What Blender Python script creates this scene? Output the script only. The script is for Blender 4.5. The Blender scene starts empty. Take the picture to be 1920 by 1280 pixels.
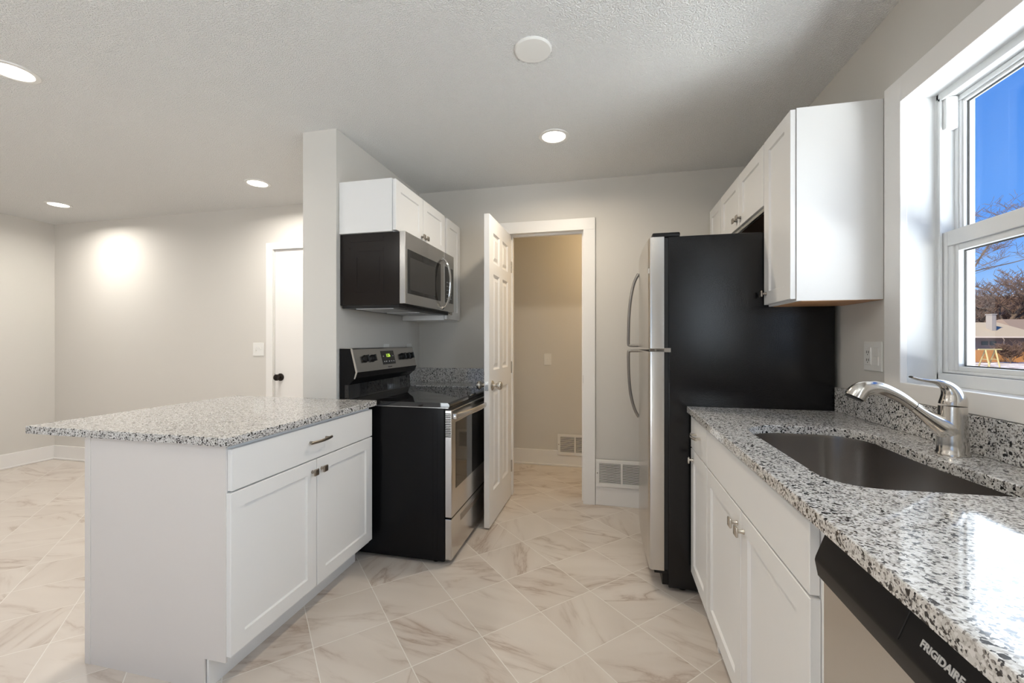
import bpy, bmesh, math, random
from mathutils import Vector, Matrix
PI = math.pi
scene = bpy.context.scene
COL = scene.collection

# ------------------------------------------------------------------ camera
cam_d = bpy.data.cameras.new('camera')
cam_d.sensor_width = 36.0
cam_d.lens = 785.7 / 1920 * 36.0
cam_d.clip_start = 0.02
cam_d.clip_end = 500
cam = bpy.data.objects.new('camera', cam_d)
COL.objects.link(cam)
cam.location = (0, 0, 1.22)
cam.rotation_euler = (PI / 2, 0, 0.22355)
scene.camera = cam

# ------------------------------------------------------------------ view
scene.view_settings.view_transform = 'Standard'
scene.view_settings.look = 'None'
scene.view_settings.gamma = 1.0
scene.view_settings.use_curve_mapping = False
scene.view_settings.exposure = 0.06
scene.cycles.use_denoising = True
scene.cycles.max_bounces = 10
scene.cycles.diffuse_bounces = 6
scene.cycles.sample_clamp_indirect = 6.0

# ------------------------------------------------------------------ sky
w = bpy.data.worlds.new('sky'); scene.world = w; w.use_nodes = True
nt = w.node_tree; nt.nodes.clear()
wo = nt.nodes.new('ShaderNodeOutputWorld'); bg = nt.nodes.new('ShaderNodeBackground')
tc = nt.nodes.new('ShaderNodeTexCoord'); sp = nt.nodes.new('ShaderNodeSeparateXYZ')
rp = nt.nodes.new('ShaderNodeValToRGB')
nt.links.new(tc.outputs['Generated'], sp.inputs[0]); nt.links.new(sp.outputs['Z'], rp.inputs[0])
e = rp.color_ramp.elements
e[0].position = 0.0; e[0].color = (.55, .70, .92, 1)
e[1].position = 1.0; e[1].color = (.03, .15, .66, 1)
for p, c in ((.06, (.34, .58, .97, 1)), (.17, (.135, .38, .98, 1)), (.40, (.055, .26, .85, 1))):
    el = e.new(p); el.color = c
mp = nt.nodes.new('ShaderNodeMapping'); mp.inputs['Scale'].default_value = (2, 2, 14); mp.inputs['Rotation'].default_value = (0.25, -.3, 0)
nz = nt.nodes.new('ShaderNodeTexNoise'); nz.inputs['Scale'].default_value = 1.6; nz.inputs['Detail'].default_value = 5
cr = nt.nodes.new('ShaderNodeValToRGB'); cr.color_ramp.elements[0].position = .56; cr.color_ramp.elements[0].color = (0, 0, 0, 1)
cr.color_ramp.elements[1].position = .8; cr.color_ramp.elements[1].color = (.25, .25, .25, 1)
mx = nt.nodes.new('ShaderNodeMixRGB'); mx.inputs[2].default_value = (.55, .75, 1.0, 1)
nt.links.new(tc.outputs['Generated'], mp.inputs[0]); nt.links.new(mp.outputs[0], nz.inputs[0]); nt.links.new(nz.outputs[0], cr.inputs[0])
nt.links.new(cr.outputs[0], mx.inputs[0]); nt.links.new(rp.outputs[0], mx.inputs[1])
nt.links.new(mx.outputs[0], bg.inputs[0]); nt.links.new(bg.outputs[0], wo.inputs[0])
bg.inputs[1].default_value = 1.0

# ------------------------------------------------------------------ sun, daylight through the sink window and added unseen fill lamps
def add_light(name, kind, loc, energy, color, rot=(0, 0, 0), **kw):
    d = bpy.data.lights.new(name, kind); d.energy = energy; d.color = color
    for k, v in kw.items(): setattr(d, k, v)
    o = bpy.data.objects.new(name, d); COL.objects.link(o); o.location = loc; o.rotation_euler = rot
    return o
sun_dir = Vector((.62, .55, -.62))      # travel direction
add_light('sun', 'SUN', (-20, -20, 30), 8.0, (1, .88, .70), sun_dir.to_track_quat('-Z', 'Y').to_euler(), angle=.01)
P_SINK, P_SIDE, P_PATIO = 160.0, 34.0, 4.0
add_light('daylight_sink_window', 'AREA', (3.0, 2.45, 2.15), P_SINK, (.87, .94, 1.0), (0, PI / 2, 0), shape='RECTANGLE', size=1.8, size_y=5.1)
add_light('side_window_fill', 'AREA', (1.27, -.33, 1.62), P_SIDE, (.74, .86, 1.0), (0, PI / 2 + .3, 0), shape='RECTANGLE', size=.9, size_y=1.3)  # fill lamp at the side window, itself an added guess
add_light('patio_door_fill', 'AREA', (-2.4, -2.85, 1.1), P_PATIO, (1.0, .99, .97), (PI / 2 + .4, 0, 0), shape='RECTANGLE', size=2.7, size_y=1.9)  # weak fill lamp at the added patio door

P_CEIL_SIDE, P_CEIL_PATIO = 420.0, 480.0
add_light('ceiling_fill_side', 'AREA', (2.7, -1.3, .2), P_CEIL_SIDE, (.93, .97, 1.0), (0, PI / 2 + .75, 0), shape='RECTANGLE', size=1.4, size_y=5.2)  # added uplight to lift the kitchen ceiling, standing in for snow bounce
add_light('ceiling_fill_patio', 'AREA', (-2.2, -5.0, -.95), P_CEIL_PATIO, (.94, .97, 1.0), (PI / 2 + .8, 0, 0), shape='RECTANGLE', size=5.0, size_y=3.0)  # added uplight for the dining ceiling, no snow is modelled there

# ------------------------------------------------------------------ helpers
class MB:
    def __init__(s): s.bm = bmesh.new()
    def add(s, t):
        m = bpy.data.meshes.new('tmp'); t.to_mesh(m); t.free(); s.bm.from_mesh(m); bpy.data.meshes.remove(m); return s
    def box(s, x0, x1, y0, y1, z0, z1, bv=0.0, seg=2):
        t = bmesh.new(); bmesh.ops.create_cube(t, size=1)
        sx, sy, sz = abs(x1 - x0), abs(y1 - y0), abs(z1 - z0)
        bmesh.ops.scale(t, vec=(sx, sy, sz), verts=t.verts)
        bmesh.ops.translate(t, vec=((x0 + x1) / 2, (y0 + y1) / 2, (z0 + z1) / 2), verts=t.verts)
        if bv: bmesh.ops.bevel(t, geom=list(t.edges), offset=min(bv, .45 * min(sx, sy, sz)), segments=seg, profile=.5, affect='EDGES')
        return s.add(t)
    def prism(s, pts, axis, a0, a1, bv=0.0, seg=2):
        t = bmesh.new()
        def v(p, a):
            if axis == 'x': return (a, p[0], p[1])
            if axis == 'y': return (p[0], a, p[1])
            return (p[0], p[1], a)
        A = [t.verts.new(v(p, a0)) for p in pts]; B = [t.verts.new(v(p, a1)) for p in pts]
        n = len(pts)
        t.faces.new(A); t.faces.new(B[::-1])
        for i in range(n):
            j = (i + 1) % n; t.faces.new((A[i], B[i], B[j], A[j]))
        bmesh.ops.recalc_face_normals(t, faces=t.faces)
        if bv: bmesh.ops.bevel(t, geom=list(t.edges), offset=bv, segments=seg, profile=.5, affect='EDGES')
        return s.add(t)
    def rings(s, rings, cap0=True, cap1=True, closed=False):
        t = bmesh.new(); R = [[t.verts.new(p) for p in r] for r in rings]; n = len(rings[0])
        rng = list(range(len(R) - 1))
        for i in rng:
            for j in range(n):
                k = (j + 1) % n; t.faces.new((R[i][j], R[i][k], R[i + 1][k], R[i + 1][j]))
        if closed:
            for j in range(n):
                k = (j + 1) % n; t.faces.new((R[-1][j], R[-1][k], R[0][k], R[0][j]))
        else:
            if cap0: t.faces.new(R[0][::-1])
            if cap1: t.faces.new(R[-1])
        bmesh.ops.recalc_face_normals(t, faces=t.faces)
        return s.add(t)
    def tube(s, path, rad, seg=12, up=(0, 0, 1)):
        path = [Vector(p) for p in path]; n = len(path)
        if not isinstance(rad, (list, tuple)): rad = [rad] * n
        rr = []
        up = Vector(up); prev = None
        for i, p in enumerate(path):
            d = (path[min(i + 1, n - 1)] - path[max(i - 1, 0)]).normalized()
            a = prev if prev is not None else up
            a = a - d * a.dot(d)
            if a.length < 1e-4:
                a = Vector((1, 0, 0)); a = a - d * a.dot(d)
            a.normalize(); prev = a; b = d.cross(a)
            r = rad[i]; ra, rb = r if isinstance(r, (tuple, list)) else (r, r)
            rr.append([p + a * (ra * math.cos(2 * PI * k / seg)) + b * (rb * math.sin(2 * PI * k / seg)) for k in range(seg)])
        return s.rings(rr)
    def cyl(s, p0, p1, r0, r1=None, seg=24):
        return s.tube([p0, p1], [r0, r0 if r1 is None else r1], seg, up=(.13, .31, .77))
    def lathe(s, prof, o, axis, seg=32):
        ax = Vector(axis).normalized(); a = Vector((.3, .5, .8)); a = (a - ax * a.dot(ax)).normalized(); b = ax.cross(a); o = Vector(o)
        return s.rings([[o + ax * h + (a * math.cos(2 * PI * k / seg) + b * math.sin(2 * PI * k / seg)) * max(r, 1e-4) for k in range(seg)] for r, h in prof])
    def shaker(s, face, out, y0, y1, z0, z1, th=.019, rail=.057, rec=.008):
        """recessed panel door whose front lies at x=face and faces x direction `out`"""
        st = [(0, -th), (0, -.0015), (.0015, 0), (rail, 0), (rail + .004, -rec)]
        return s.rings([[(face + out * d, y0 + i, z0 + i), (face + out * d, y1 - i, z0 + i), (face + out * d, y1 - i, z1 - i), (face + out * d, y0 + i, z1 - i)] for i, d in st])

def smooth_path(pts, n=6):
    """Catmull-Rom through tuples of any length"""
    out = []; P = [pts[0]] + list(pts) + [pts[-1]]
    for i in range(1, len(P) - 2):
        for k in range(n):
            t = k / n; r = []
            for a, b, c, d in zip(P[i - 1], P[i], P[i + 1], P[i + 2]):
                r.append(.5 * (2 * b + (c - a) * t + (2 * a - 5 * b + 4 * c - d) * t * t + (3 * b - a - 3 * c + d) * t ** 3))
            out.append(tuple(r))
    out.append(tuple(pts[-1])); return out

def root_of(o):
    while o.parent: o = o.parent
    return o
def link_mesh(name, bm, m, parent=None, smooth=False, raw=False):
    me = bpy.data.meshes.new(name)
    if parent is not None and not raw:
        bmesh.ops.translate(bm, vec=-Vector(root_of(parent).location), verts=bm.verts)
    bm.to_mesh(me); bm.free()
    if m: me.materials.append(m)
    if smooth:
        for p in me.polygons: p.use_smooth = True
        try: me.set_sharp_from_angle(angle=math.radians(smooth if smooth is not True else 35))
        except Exception: pass
    o = bpy.data.objects.new(name, me); COL.objects.link(o)
    if parent is not None: o.parent = parent
    return o
def part(name, mb, m, parent, smooth=False, label=None, raw=False):
    o = link_mesh(name, mb.bm, m, parent, smooth, raw)
    if label: o['label'] = label
    return o
def tag(o, label, cat, group=None, kind=None):
    o['label'] = label; o['category'] = cat
    if group: o['group'] = group
    if kind: o['kind'] = kind
    return o
def thing(name, label, cat, loc, rotz=0.0, group=None):
    o = bpy.data.objects.new(name, None); o.empty_display_size = .1; COL.objects.link(o)
    o.location = loc; o.rotation_euler = (0, 0, rotz)
    return tag(o, label, cat, group)
def solo(name, mb, m, label, cat, group=None, smooth=False, kind=None):
    """a thing that is a single mesh, with its origin at its base"""
    bm = mb.bm; bm.verts.ensure_lookup_table()
    xs = [v.co.x for v in bm.verts]; ys = [v.co.y for v in bm.verts]; zs = [v.co.z for v in bm.verts]
    c = Vector(((min(xs) + max(xs)) / 2, (min(ys) + max(ys)) / 2, min(zs)))
    bmesh.ops.translate(bm, vec=-c, verts=bm.verts)
    o = link_mesh(name, bm, m, None, smooth); o.location = c
    return tag(o, label, cat, group, kind)
def struct(name, mb, m, label=None, smooth=False):
    o = link_mesh(name, mb.bm, m, None, smooth); o['kind'] = 'structure'
    o['label'] = label or name.replace('_', ' '); o['category'] = name.split('_')[0]
    return o
def copy_tree(o, parent=None):
    c = o.copy(); COL.objects.link(c)
    if parent is not None: c.parent = parent
    for ch in list(o.children): copy_tree(ch, c)
    return c
def text_part(name, body, size, mat_, parent, M, extr=.0004, align='LEFT', bold=0.0):
    cu = bpy.data.curves.new('txt', 'FONT'); cu.body = body; cu.size = size; cu.extrude = extr; cu.align_x = align; cu.offset = bold
    t = bpy.data.objects.new('txt', cu); COL.objects.link(t)
    dg = bpy.context.evaluated_depsgraph_get(); dg.update()
    me = bpy.data.meshes.new_from_object(t.evaluated_get(dg)); me.name = name
    bpy.data.objects.remove(t); bpy.data.curves.remove(cu)
    me.transform(Matrix.Translation(-Vector(root_of(parent).location)) @ M)
    me.materials.clear(); me.materials.append(mat_)
    o = bpy.data.objects.new(name, me); COL.objects.link(o); o.parent = parent
    return o

# ------------------------------------------------------------------ materials
def new_mat(name):
    m = bpy.data.materials.new(name); m.use_nodes = True
    return m, m.node_tree, m.node_tree.nodes['Principled BSDF']
def N(t, typ, **kw):
    n = t.nodes.new('ShaderNode' + typ)
    for k, v in kw.items():
        if k in n.inputs.keys() if isinstance(k, str) and k[0].isupper() else False: n.inputs[k].default_value = v
        else: setattr(n, k, v)
    return n
def setv(b, **kw):
    for k, v in kw.items(): b.inputs[k.replace('_', ' ')].default_value = v
def simple(name, col, rough=.5, metal=0.0, bump=0.0, bscale=60.0, bdist=.002, coat=0.0, var=0.0, stretch=None, spec=.5):
    m, t, b = new_mat(name)
    setv(b, Base_Color=(*col, 1), Roughness=rough, Metallic=metal)
    b.inputs['Coat Weight'].default_value = coat; b.inputs['Specular IOR Level'].default_value = spec
    tcn = N(t, 'TexCoord'); mpn = N(t, 'Mapping'); t.links.new(tcn.outputs['Object'], mpn.inputs[0])
    if stretch: mpn.inputs['Scale'].default_value = stretch
    nzn = N(t, 'TexNoise'); nzn.inputs['Scale'].default_value = bscale; nzn.inputs['Detail'].default_value = 4
    t.links.new(mpn.outputs[0], nzn.inputs[0])
    if bump:
        bn = N(t, 'Bump'); bn.inputs['Strength'].default_value = bump; bn.inputs['Distance'].default_value = bdist
        t.links.new(nzn.outputs[0], bn.inputs['Height']); t.links.new(bn.outputs[0], b.inputs['Normal'])
    if var:
        mr = N(t, 'MapRange'); mr.inputs['From Min'].default_value = .3; mr.inputs['From Max'].default_value = .7
        mr.inputs['To Min'].default_value = max(0.02, rough - var); mr.inputs['To Max'].default_value = rough + var
        t.links.new(nzn.outputs[0], mr.inputs[0]); t.links.new(mr.outputs[0], b.inputs['Roughness'])
    return m
def math_n(t, op, a, b=None, c=None):
    n = N(t, 'Math', operation=op)
    for i, v in enumerate((a, b, c)):
        if v is None: continue
        if isinstance(v, (int, float)): n.inputs[i].default_value = v
        else: t.links.new(v, n.inputs[i])
    return n.outputs[0]
def ramp(t, inp, stops, interp='LINEAR'):
    r = N(t, 'ValToRGB'); r.color_ramp.interpolation = interp; el = r.color_ramp.elements
    while len(el) < len(stops): el.new(.5)
    for x, (p, c) in zip(el, stops):
        x.position = p; x.color = (*c, 1) if len(c) == 3 else c
    t.links.new(inp, r.inputs[0]); return r.outputs[0]

def granite(name):
    m, t, b = new_mat(name)
    tcn = N(t, 'TexCoord')
    nz0 = N(t, 'TexNoise'); nz0.inputs['Scale'].default_value = 70; nz0.inputs['Detail'].default_value = 3
    t.links.new(tcn.outputs['Object'], nz0.inputs[0])
    mix = N(t, 'MixRGB'); mix.inputs[0].default_value = .006
    t.links.new(tcn.outputs['Object'], mix.inputs[1]); t.links.new(nz0.outputs['Color'], mix.inputs[2])
    v1 = N(t, 'TexVoronoi'); v1.inputs['Scale'].default_value = 280; t.links.new(mix.outputs[0], v1.inputs['Vector'])
    s1 = N(t, 'SeparateColor'); t.links.new(v1.outputs['Color'], s1.inputs[0])
    big = N(t, 'TexNoise'); big.inputs['Scale'].default_value = 60; big.inputs['Detail'].default_value = 2
    t.links.new(tcn.outputs['Object'], big.inputs[0])
    val = math_n(t, 'ADD', s1.outputs[0], math_n(t, 'MULTIPLY', math_n(t, 'SUBTRACT', big.outputs[0], .5), .65))
    c1 = ramp(t, val, [(0.0, (.02, .02, .022)), (.06, (.08, .078, .08)), (.14, (.24, .225, .215)), (.26, (.44, .42, .40)), (.42, (.58, .57, .55)), (.75, (.69, .68, .67))], 'CONSTANT')
    v2 = N(t, 'TexVoronoi'); v2.inputs['Scale'].default_value = 150; t.links.new(mix.outputs[0], v2.inputs['Vector'])
    s2 = N(t, 'SeparateColor'); t.links.new(v2.outputs['Color'], s2.inputs[0])
    k = ramp(t, s2.outputs[1], [(0, (1, 1, 1)), (.045, (0, 0, 0))], 'CONSTANT')
    mm = N(t, 'MixRGB'); t.links.new(k, mm.inputs[0]); t.links.new(c1, mm.inputs[1]); mm.inputs[2].default_value = (.02, .02, .022, 1)
    t.links.new(mm.outputs[0], b.inputs['Base Color'])
    setv(b, Roughness=.06); b.inputs['IOR'].default_value = 1.6
    return m

def tile_floor():
    m, t, b = new_mat('marble_tile')
    g = N(t, 'NewGeometry'); s = N(t, 'SeparateXYZ'); t.links.new(g.outputs['Position'], s.inputs[0])
    K = .70711 / .2993
    u = math_n(t, 'SUBTRACT', math_n(t, 'MULTIPLY', math_n(t, 'ADD', s.outputs[0], s.outputs[1]), K), .7317)
    v = math_n(t, 'SUBTRACT', math_n(t, 'MULTIPLY', math_n(t, 'SUBTRACT', s.outputs[1], s.outputs[0]), K), .1196)
    def edge(q):
        f = math_n(t, 'FRACT', q); return math_n(t, 'MINIMUM', f, math_n(t, 'SUBTRACT', 1.0, f))
    ed = math_n(t, 'MINIMUM', edge(u), edge(v))
    gm = N(t, 'MapRange'); gm.inputs['From Min'].default_value = .0045; gm.inputs['From Max'].default_value = .0075
    gm.inputs['To Min'].default_value = 1; gm.inputs['To Max'].default_value = 0; t.links.new(ed, gm.inputs[0])
    cv = N(t, 'CombineXYZ'); t.links.new(math_n(t, 'FLOOR', u), cv.inputs[0]); t.links.new(math_n(t, 'FLOOR', v), cv.inputs[1])
    wn = N(t, 'TexWhiteNoise'); wn.noise_dimensions = '3D'; t.links.new(cv.outputs[0], wn.inputs[0])
    wc = N(t, 'SeparateColor'); t.links.new(wn.outputs['Color'], wc.inputs[0])
    # per tile rotation of the veining
    ang = math_n(t, 'ADD', math_n(t, 'MULTIPLY', math_n(t, 'GREATER_THAN', wc.outputs[0], .80), 1.25), math_n(t, 'MULTIPLY', math_n(t, 'SUBTRACT', wc.outputs[1], .5), .7))
    rot = N(t, 'VectorRotate'); rot.rotation_type = 'Z_AXIS'; t.links.new(g.outputs['Position'], rot.inputs['Vector']); t.links.new(ang, rot.inputs['Angle'])
    off = N(t, 'VectorMath', operation='SCALE'); t.links.new(wn.outputs['Color'], off.inputs[0]); off.inputs['Scale'].default_value = 17
    ad = N(t, 'VectorMath', operation='ADD'); t.links.new(rot.outputs[0], ad.inputs[0]); t.links.new(off.outputs[0], ad.inputs[1])
    mp2 = N(t, 'Mapping'); mp2.inputs['Scale'].default_value = (1.7, 7.5, 1); t.links.new(ad.outputs[0], mp2.inputs[0])
    n1 = N(t, 'TexNoise'); n1.inputs['Scale'].default_value = 1.0; n1.inputs['Detail'].default_value = 6; n1.inputs['Roughness'].default_value = .55; n1.inputs['Distortion'].default_value = .5
    t.links.new(mp2.outputs[0], n1.inputs[0])
    d = math_n(t, 'ABSOLUTE', math_n(t, 'SUBTRACT', n1.outputs[0], .5))
    n2 = N(t, 'TexNoise'); n2.inputs['Scale'].default_value = .8; n2.inputs['Detail'].default_value = 3; t.links.new(mp2.outputs[0], n2.inputs[0])
    gate = ramp(t, n2.outputs[0], [(.44, (0, 0, 0)), (.64, (1, 1, 1))])
    vein = ramp(t, d, [(0, (1, 1, 1)), (.012, (.6, .6, .6)), (.045, (.16, .16, .16)), (.11, (0, 0, 0))])
    vs = math_n(t, 'MULTIPLY', math_n(t, 'MULTIPLY', vein, gate), .75)
    n3 = N(t, 'TexNoise'); n3.inputs['Scale'].default_value = .7; n3.inputs['Detail'].default_value = 2; t.links.new(mp2.outputs[0], n3.inputs[0])
    base = ramp(t, n3.outputs[0], [(.3, (.60, .535, .475)), (.7, (.68, .62, .56))])
    mv = N(t, 'MixRGB'); t.links.new(vs, mv.inputs[0]); t.links.new(base, mv.inputs[1]); mv.inputs[2].default_value = (.33, .235, .175, 1)
    mg = N(t, 'MixRGB'); t.links.new(gm.outputs[0], mg.inputs[0]); t.links.new(mv.outputs[0], mg.inputs[1]); mg.inputs[2].default_value = (.80, .765, .71, 1)
    t.links.new(mg.outputs[0], b.inputs['Base Color'])
    rg = N(t, 'MapRange'); rg.inputs['To Min'].default_value = .30; rg.inputs['To Max'].default_value = .7; t.links.new(gm.outputs[0], rg.inputs[0]); t.links.new(rg.outputs[0], b.inputs['Roughness'])
    bn = N(t, 'Bump'); bn.inputs['Strength'].default_value = .4; bn.inputs['Distance'].default_value = .002; bn.invert = True
    t.links.new(gm.outputs[0], bn.inputs['Height']); t.links.new(bn.outputs[0], b.inputs['Normal'])
    return m

def ceiling_mat():
    m, t, b = new_mat('textured_ceiling_paint')
    g = N(t, 'NewGeometry')
    n1 = N(t, 'TexNoise'); n1.inputs['Scale'].default_value = 150; n1.inputs['Detail'].default_value = 3; t.links.new(g.outputs['Position'], n1.inputs[0])
    h = ramp(t, n1.outputs[0], [(.42, (0, 0, 0)), (.62, (1, 1, 1))])
    bn = N(t, 'Bump'); bn.inputs['Strength'].default_value = 1.0; bn.inputs['Distance'].default_value = .004
    t.links.new(h, bn.inputs['Height']); t.links.new(bn.outputs[0], b.inputs['Normal'])
    setv(b, Base_Color=(.89, .885, .87, 1), Roughness=.9); b.inputs['Specular IOR Level'].default_value = .2
    return m

def glass_mat():
    m = bpy.data.materials.new('window_glass'); m.use_nodes = True; t = m.node_tree; t.nodes.clear()
    o = N(t, 'OutputMaterial'); mix = N(t, 'MixShader'); tr = N(t, 'BsdfTransparent'); gl = N(t, 'BsdfGlossy'); fr = N(t, 'Fresnel')
    gl.inputs['Roughness'].default_value = 0.0; fr.inputs[0].default_value = 1.35; tr.inputs[0].default_value = (.97, .985, .98, 1)
    gq = N(t, 'NewGeometry'); t.links.new(math_n(t, 'MULTIPLY', fr.outputs[0], math_n(t, 'SUBTRACT', 1.0, gq.outputs['Backfacing'])), mix.inputs[0]); t.links.new(tr.outputs[0], mix.inputs[1]); t.links.new(gl.outputs[0], mix.inputs[2]); t.links.new(mix.outputs[0], o.inputs[0])
    return m
def emit(name, col, s):
    m, t, b = new_mat(name); setv(b, Base_Color=(*col, 1)); b.inputs['Emission Color'].default_value = (*col, 1); b.inputs['Emission Strength'].default_value = s
    return m

M = {}
M['wall'] = simple('greige_wall_paint', (.655, .628, .585), .75, bump=.12, bscale=180, bdist=.001, spec=.25)
M['ceiling'] = ceiling_mat()
M['floor'] = tile_floor()
M['trim'] = simple('white_trim_paint', (.82, .80, .775), .35, spec=.4)
M['vinyl'] = simple('white_vinyl', (.74, .75, .75), .35)
M['cab'] = simple('white_cabinet_paint', (.80, .795, .785), .38, spec=.4)
M['endpanel'] = simple('flat_grey_white_end_panel', (.72, .685, .66), .45, spec=.3)
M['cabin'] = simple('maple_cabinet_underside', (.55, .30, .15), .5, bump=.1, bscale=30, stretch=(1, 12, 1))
M['cabdark'] = simple('cabinet_interior_board', (.20, .12, .08), .6)  # dark brown board under the cabinet above the refrigerator
M['granite'] = granite('speckled_granite')
M['steel'] = simple('brushed_stainless', (.60, .585, .565), .25, 1.0)
M['steel_h'] = simple('brushed_stainless_horizontal', (.60, .585, .565), .21, 1.0)
M['sinksteel'] = simple('satin_sink_steel', (.36, .335, .315), .26, 1.0)
M['nickel'] = simple('brushed_nickel', (.62, .58, .52), .26, 1.0)
M['faucet'] = simple('faucet_nickel', (.66, .63, .59), .17, 1.0)
M['pewter'] = simple('pewter_knob', (.36, .32, .28), .34, 1.0)
M['chrome'] = simple('polished_chrome', (.80, .80, .80), .08, 1.0)
M['blackglass'] = simple('black_ceramic_glass', (.008, .008, .009), .04, 0, coat=.3, spec=.7)
M['black'] = simple('black_enamel', (.006, .006, .007), .20, spec=.18)
M['blackpl'] = simple('black_plastic', (.012, .011, .011), .36, spec=.25)
M['blacktex'] = simple('black_pebbled_fridge_side', (.006, .006, .007), .15, bump=.35, bscale=230, bdist=.0010, spec=.38)
M['ovenglass'] = simple('dark_oven_glass', (.012, .011, .010), .05, spec=.6)
M['mwblack'] = simple('glossy_brown_black_case', (.012, .009, .008), .16, spec=.35)
M['rubber'] = simple('dark_gasket', (.01, .01, .011), .6)
M['bronze'] = simple('oil_rubbed_bronze', (.022, .016, .013), .32, .7)
M['plate'] = simple('white_switch_plastic', (.80, .79, .76), .35)
M['slot'] = simple('dark_slot', (.05, .045, .04), .6)
M['vent'] = simple('white_register_enamel', (.78, .76, .73), .4)
M['ventdark'] = simple('register_shadow_duct', (.035, .033, .03), .8)
M['lens'] = emit('warm_led_lens', (1.0, .93, .83), 9.0)
M['led'] = emit('green_clock_digits', (.55, .85, .08), 1.0)
M['greytext'] = simple('pale_grey_print', (.55, .55, .55), .5)
M['filter'] = simple('aluminium_filter_mesh', (.55, .55, .56), .45, .8, bump=.5, bscale=300)
M['glass'] = glass_mat()

# ------------------------------------------------------------------ setting: shell
mb = MB().box(-5.75, 1.25, -2.75, 4.25, -.12, 0); struct('floor', mb, M['floor'], 'marble look tile floor laid on the diagonal')
mb = MB().box(-5.75, 1.25, -2.75, 4.25, 2.44, 2.56); struct('ceiling', mb, M['ceiling'], 'white textured ceiling')
def holed_wall(axis, a0, a1, u0, u1, z1, holes):
    """wall slab between a0..a1 on axis, spanning u0..u1, with rectangular holes (ua, ub, za, zb)"""
    mb = MB(); us = sorted({u0, u1, *[h[0] for h in holes], *[h[1] for h in holes]})
    for ua, ub in zip(us, us[1:]):
        um = (ua + ub) / 2; zs = [(0, z1)]
        for h in holes:
            if h[0] < um < h[1]: zs = [(0, h[2])] * (h[2] > 0) + [(h[3], z1)]
        for za, zb in zs:
            if axis == 'x': mb.box(a0, a1, ua, ub, za, zb)
            else: mb.box(ua, ub, a0, a1, za, zb)
    bmesh.ops.remove_doubles(mb.bm, verts=mb.bm.verts, dist=1e-5)
    return mb
struct('wall_right', holed_wall('x', 1.022, 1.22, -2.75, 4.25, 2.44, [(1.03, 1.748, 1.062, 2.075), (-1.0, .34, 1.15, 2.075)]), M['wall'], 'greige wall with the sink window')
struct('wall_back', holed_wall('y', 3.207, 3.33, -5.75, 1.022, 2.44, [(-.757, -.166, 0, 2.075), (-2.94, -2.10, 0, 2.07)]), M['wall'], 'greige back wall with two doorways')
struct('wall_left', MB().box(-5.75, -5.625, -2.75, 4.25, 0, 2.44), M['wall'], 'far left wall of the dining room')
struct('wall_rear', holed_wall('y', -2.75, -2.6, -5.625, 1.022, 2.44, [(-3.4, -1.4, 0, 2.1)]), M['wall'], 'wall behind the camera')
struct('wall_partition', MB().box(-1.735, -1.514, 2.118, 3.207, 0, 2.44), M['wall'], 'short stub wall beside the range')
struct('wall_hall', MB().box(-1.9, 1.022, 4.125, 4.25, 0, 2.44), M['wall'], 'hallway wall seen through the open door')
struct('wall_hall_side', MB().box(-1.9, -1.8, 3.33, 4.125, 0, 2.44), M['wall'], 'end wall of the hallway')
struct('wall_closet', MB().box(-3.1, -1.95, 3.55, 3.6, 0, 2.44), M['wall'], 'closet wall behind the white door')

def baseboard(name, axis, wallc, sgn, u0, u1, h=.142, shoe=True, label=None):
    mb = MB(); t = .014
    def bx(a, b, z0, z1, bv):
        lo, hi = sorted((wallc + sgn * a, wallc + sgn * b))
        if axis == 'y': mb.box(u0, u1, lo, hi, z0, z1, bv)
        else: mb.box(lo, hi, u0, u1, z0, z1, bv)
    bx(0, t, 0, h, .003)
    if shoe: bx(t, t + .012, 0, .018, .004)
    struct(name, mb, M['trim'], label or 'white baseboard')
baseboard('baseboard_back', 'y', 3.207, -1, -5.61, -3.01, label='white baseboard on the dining room wall')
baseboard('baseboard_left', 'x', -5.625, 1, -2.6, 3.207, label='white baseboard along the far left wall')
baseboard('baseboard_kitchen', 'y', 3.207, -1, -.085, .30, h=.155, shoe=False, label='white baseboard below the wall register')
baseboard('baseboard_hall', 'y', 4.125, -1, -1.8, 1.022, h=.15, label='white baseboard in the hallway')

# door casings
mb = MB()
for x0, x1 in ((-.835, -.746), (-.176, -.088)): mb.box(x0, x1, 3.188, 3.207, 0, 2.06, .002)
mb.box(-.835, -.088, 3.188, 3.207, 2.06, 2.148, .002)
mb.box(-.757, -.744, 3.207, 3.33, 0, 2.062); mb.box(-.178, -.166, 3.207, 3.33, 0, 2.062); mb.box(-.757, -.166, 3.207, 3.33, 2.062, 2.075)
mb.box(-.744, -.732, 3.25, 3.285, 0, 2.05); mb.box(-.190, -.178, 3.25, 3.285, 0, 2.05); mb.box(-.744, -.178, 3.25, 3.285, 2.05, 2.062)
trim = struct('trim_1', mb, M['trim'], 'white casing around the open hall doorway')
sp_ = MB().box(-.1795, -.1775, 3.215, 3.238, .905, .965); part('strike_plate', sp_, M['bronze'], trim)
mb = MB(); mb.box(-3.0, -2.93, 3.19, 3.207, 0, 2.045, .002); mb.box(-2.11, -2.04, 3.19, 3.207, 0, 2.045, .002); mb.box(-3.0, -2.04, 3.19, 3.207, 2.045, 2.106, .002)
mb.box(-2.94, -2.925, 3.207, 3.33, 0, 2.055); mb.box(-2.115, -2.10, 3.207, 3.33, 0, 2.055); mb.box(-2.94, -2.10, 3.207, 3.33, 2.055, 2.07)
struct('trim_2', mb, M['trim'], 'white casing around the closed dining room door')

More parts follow.
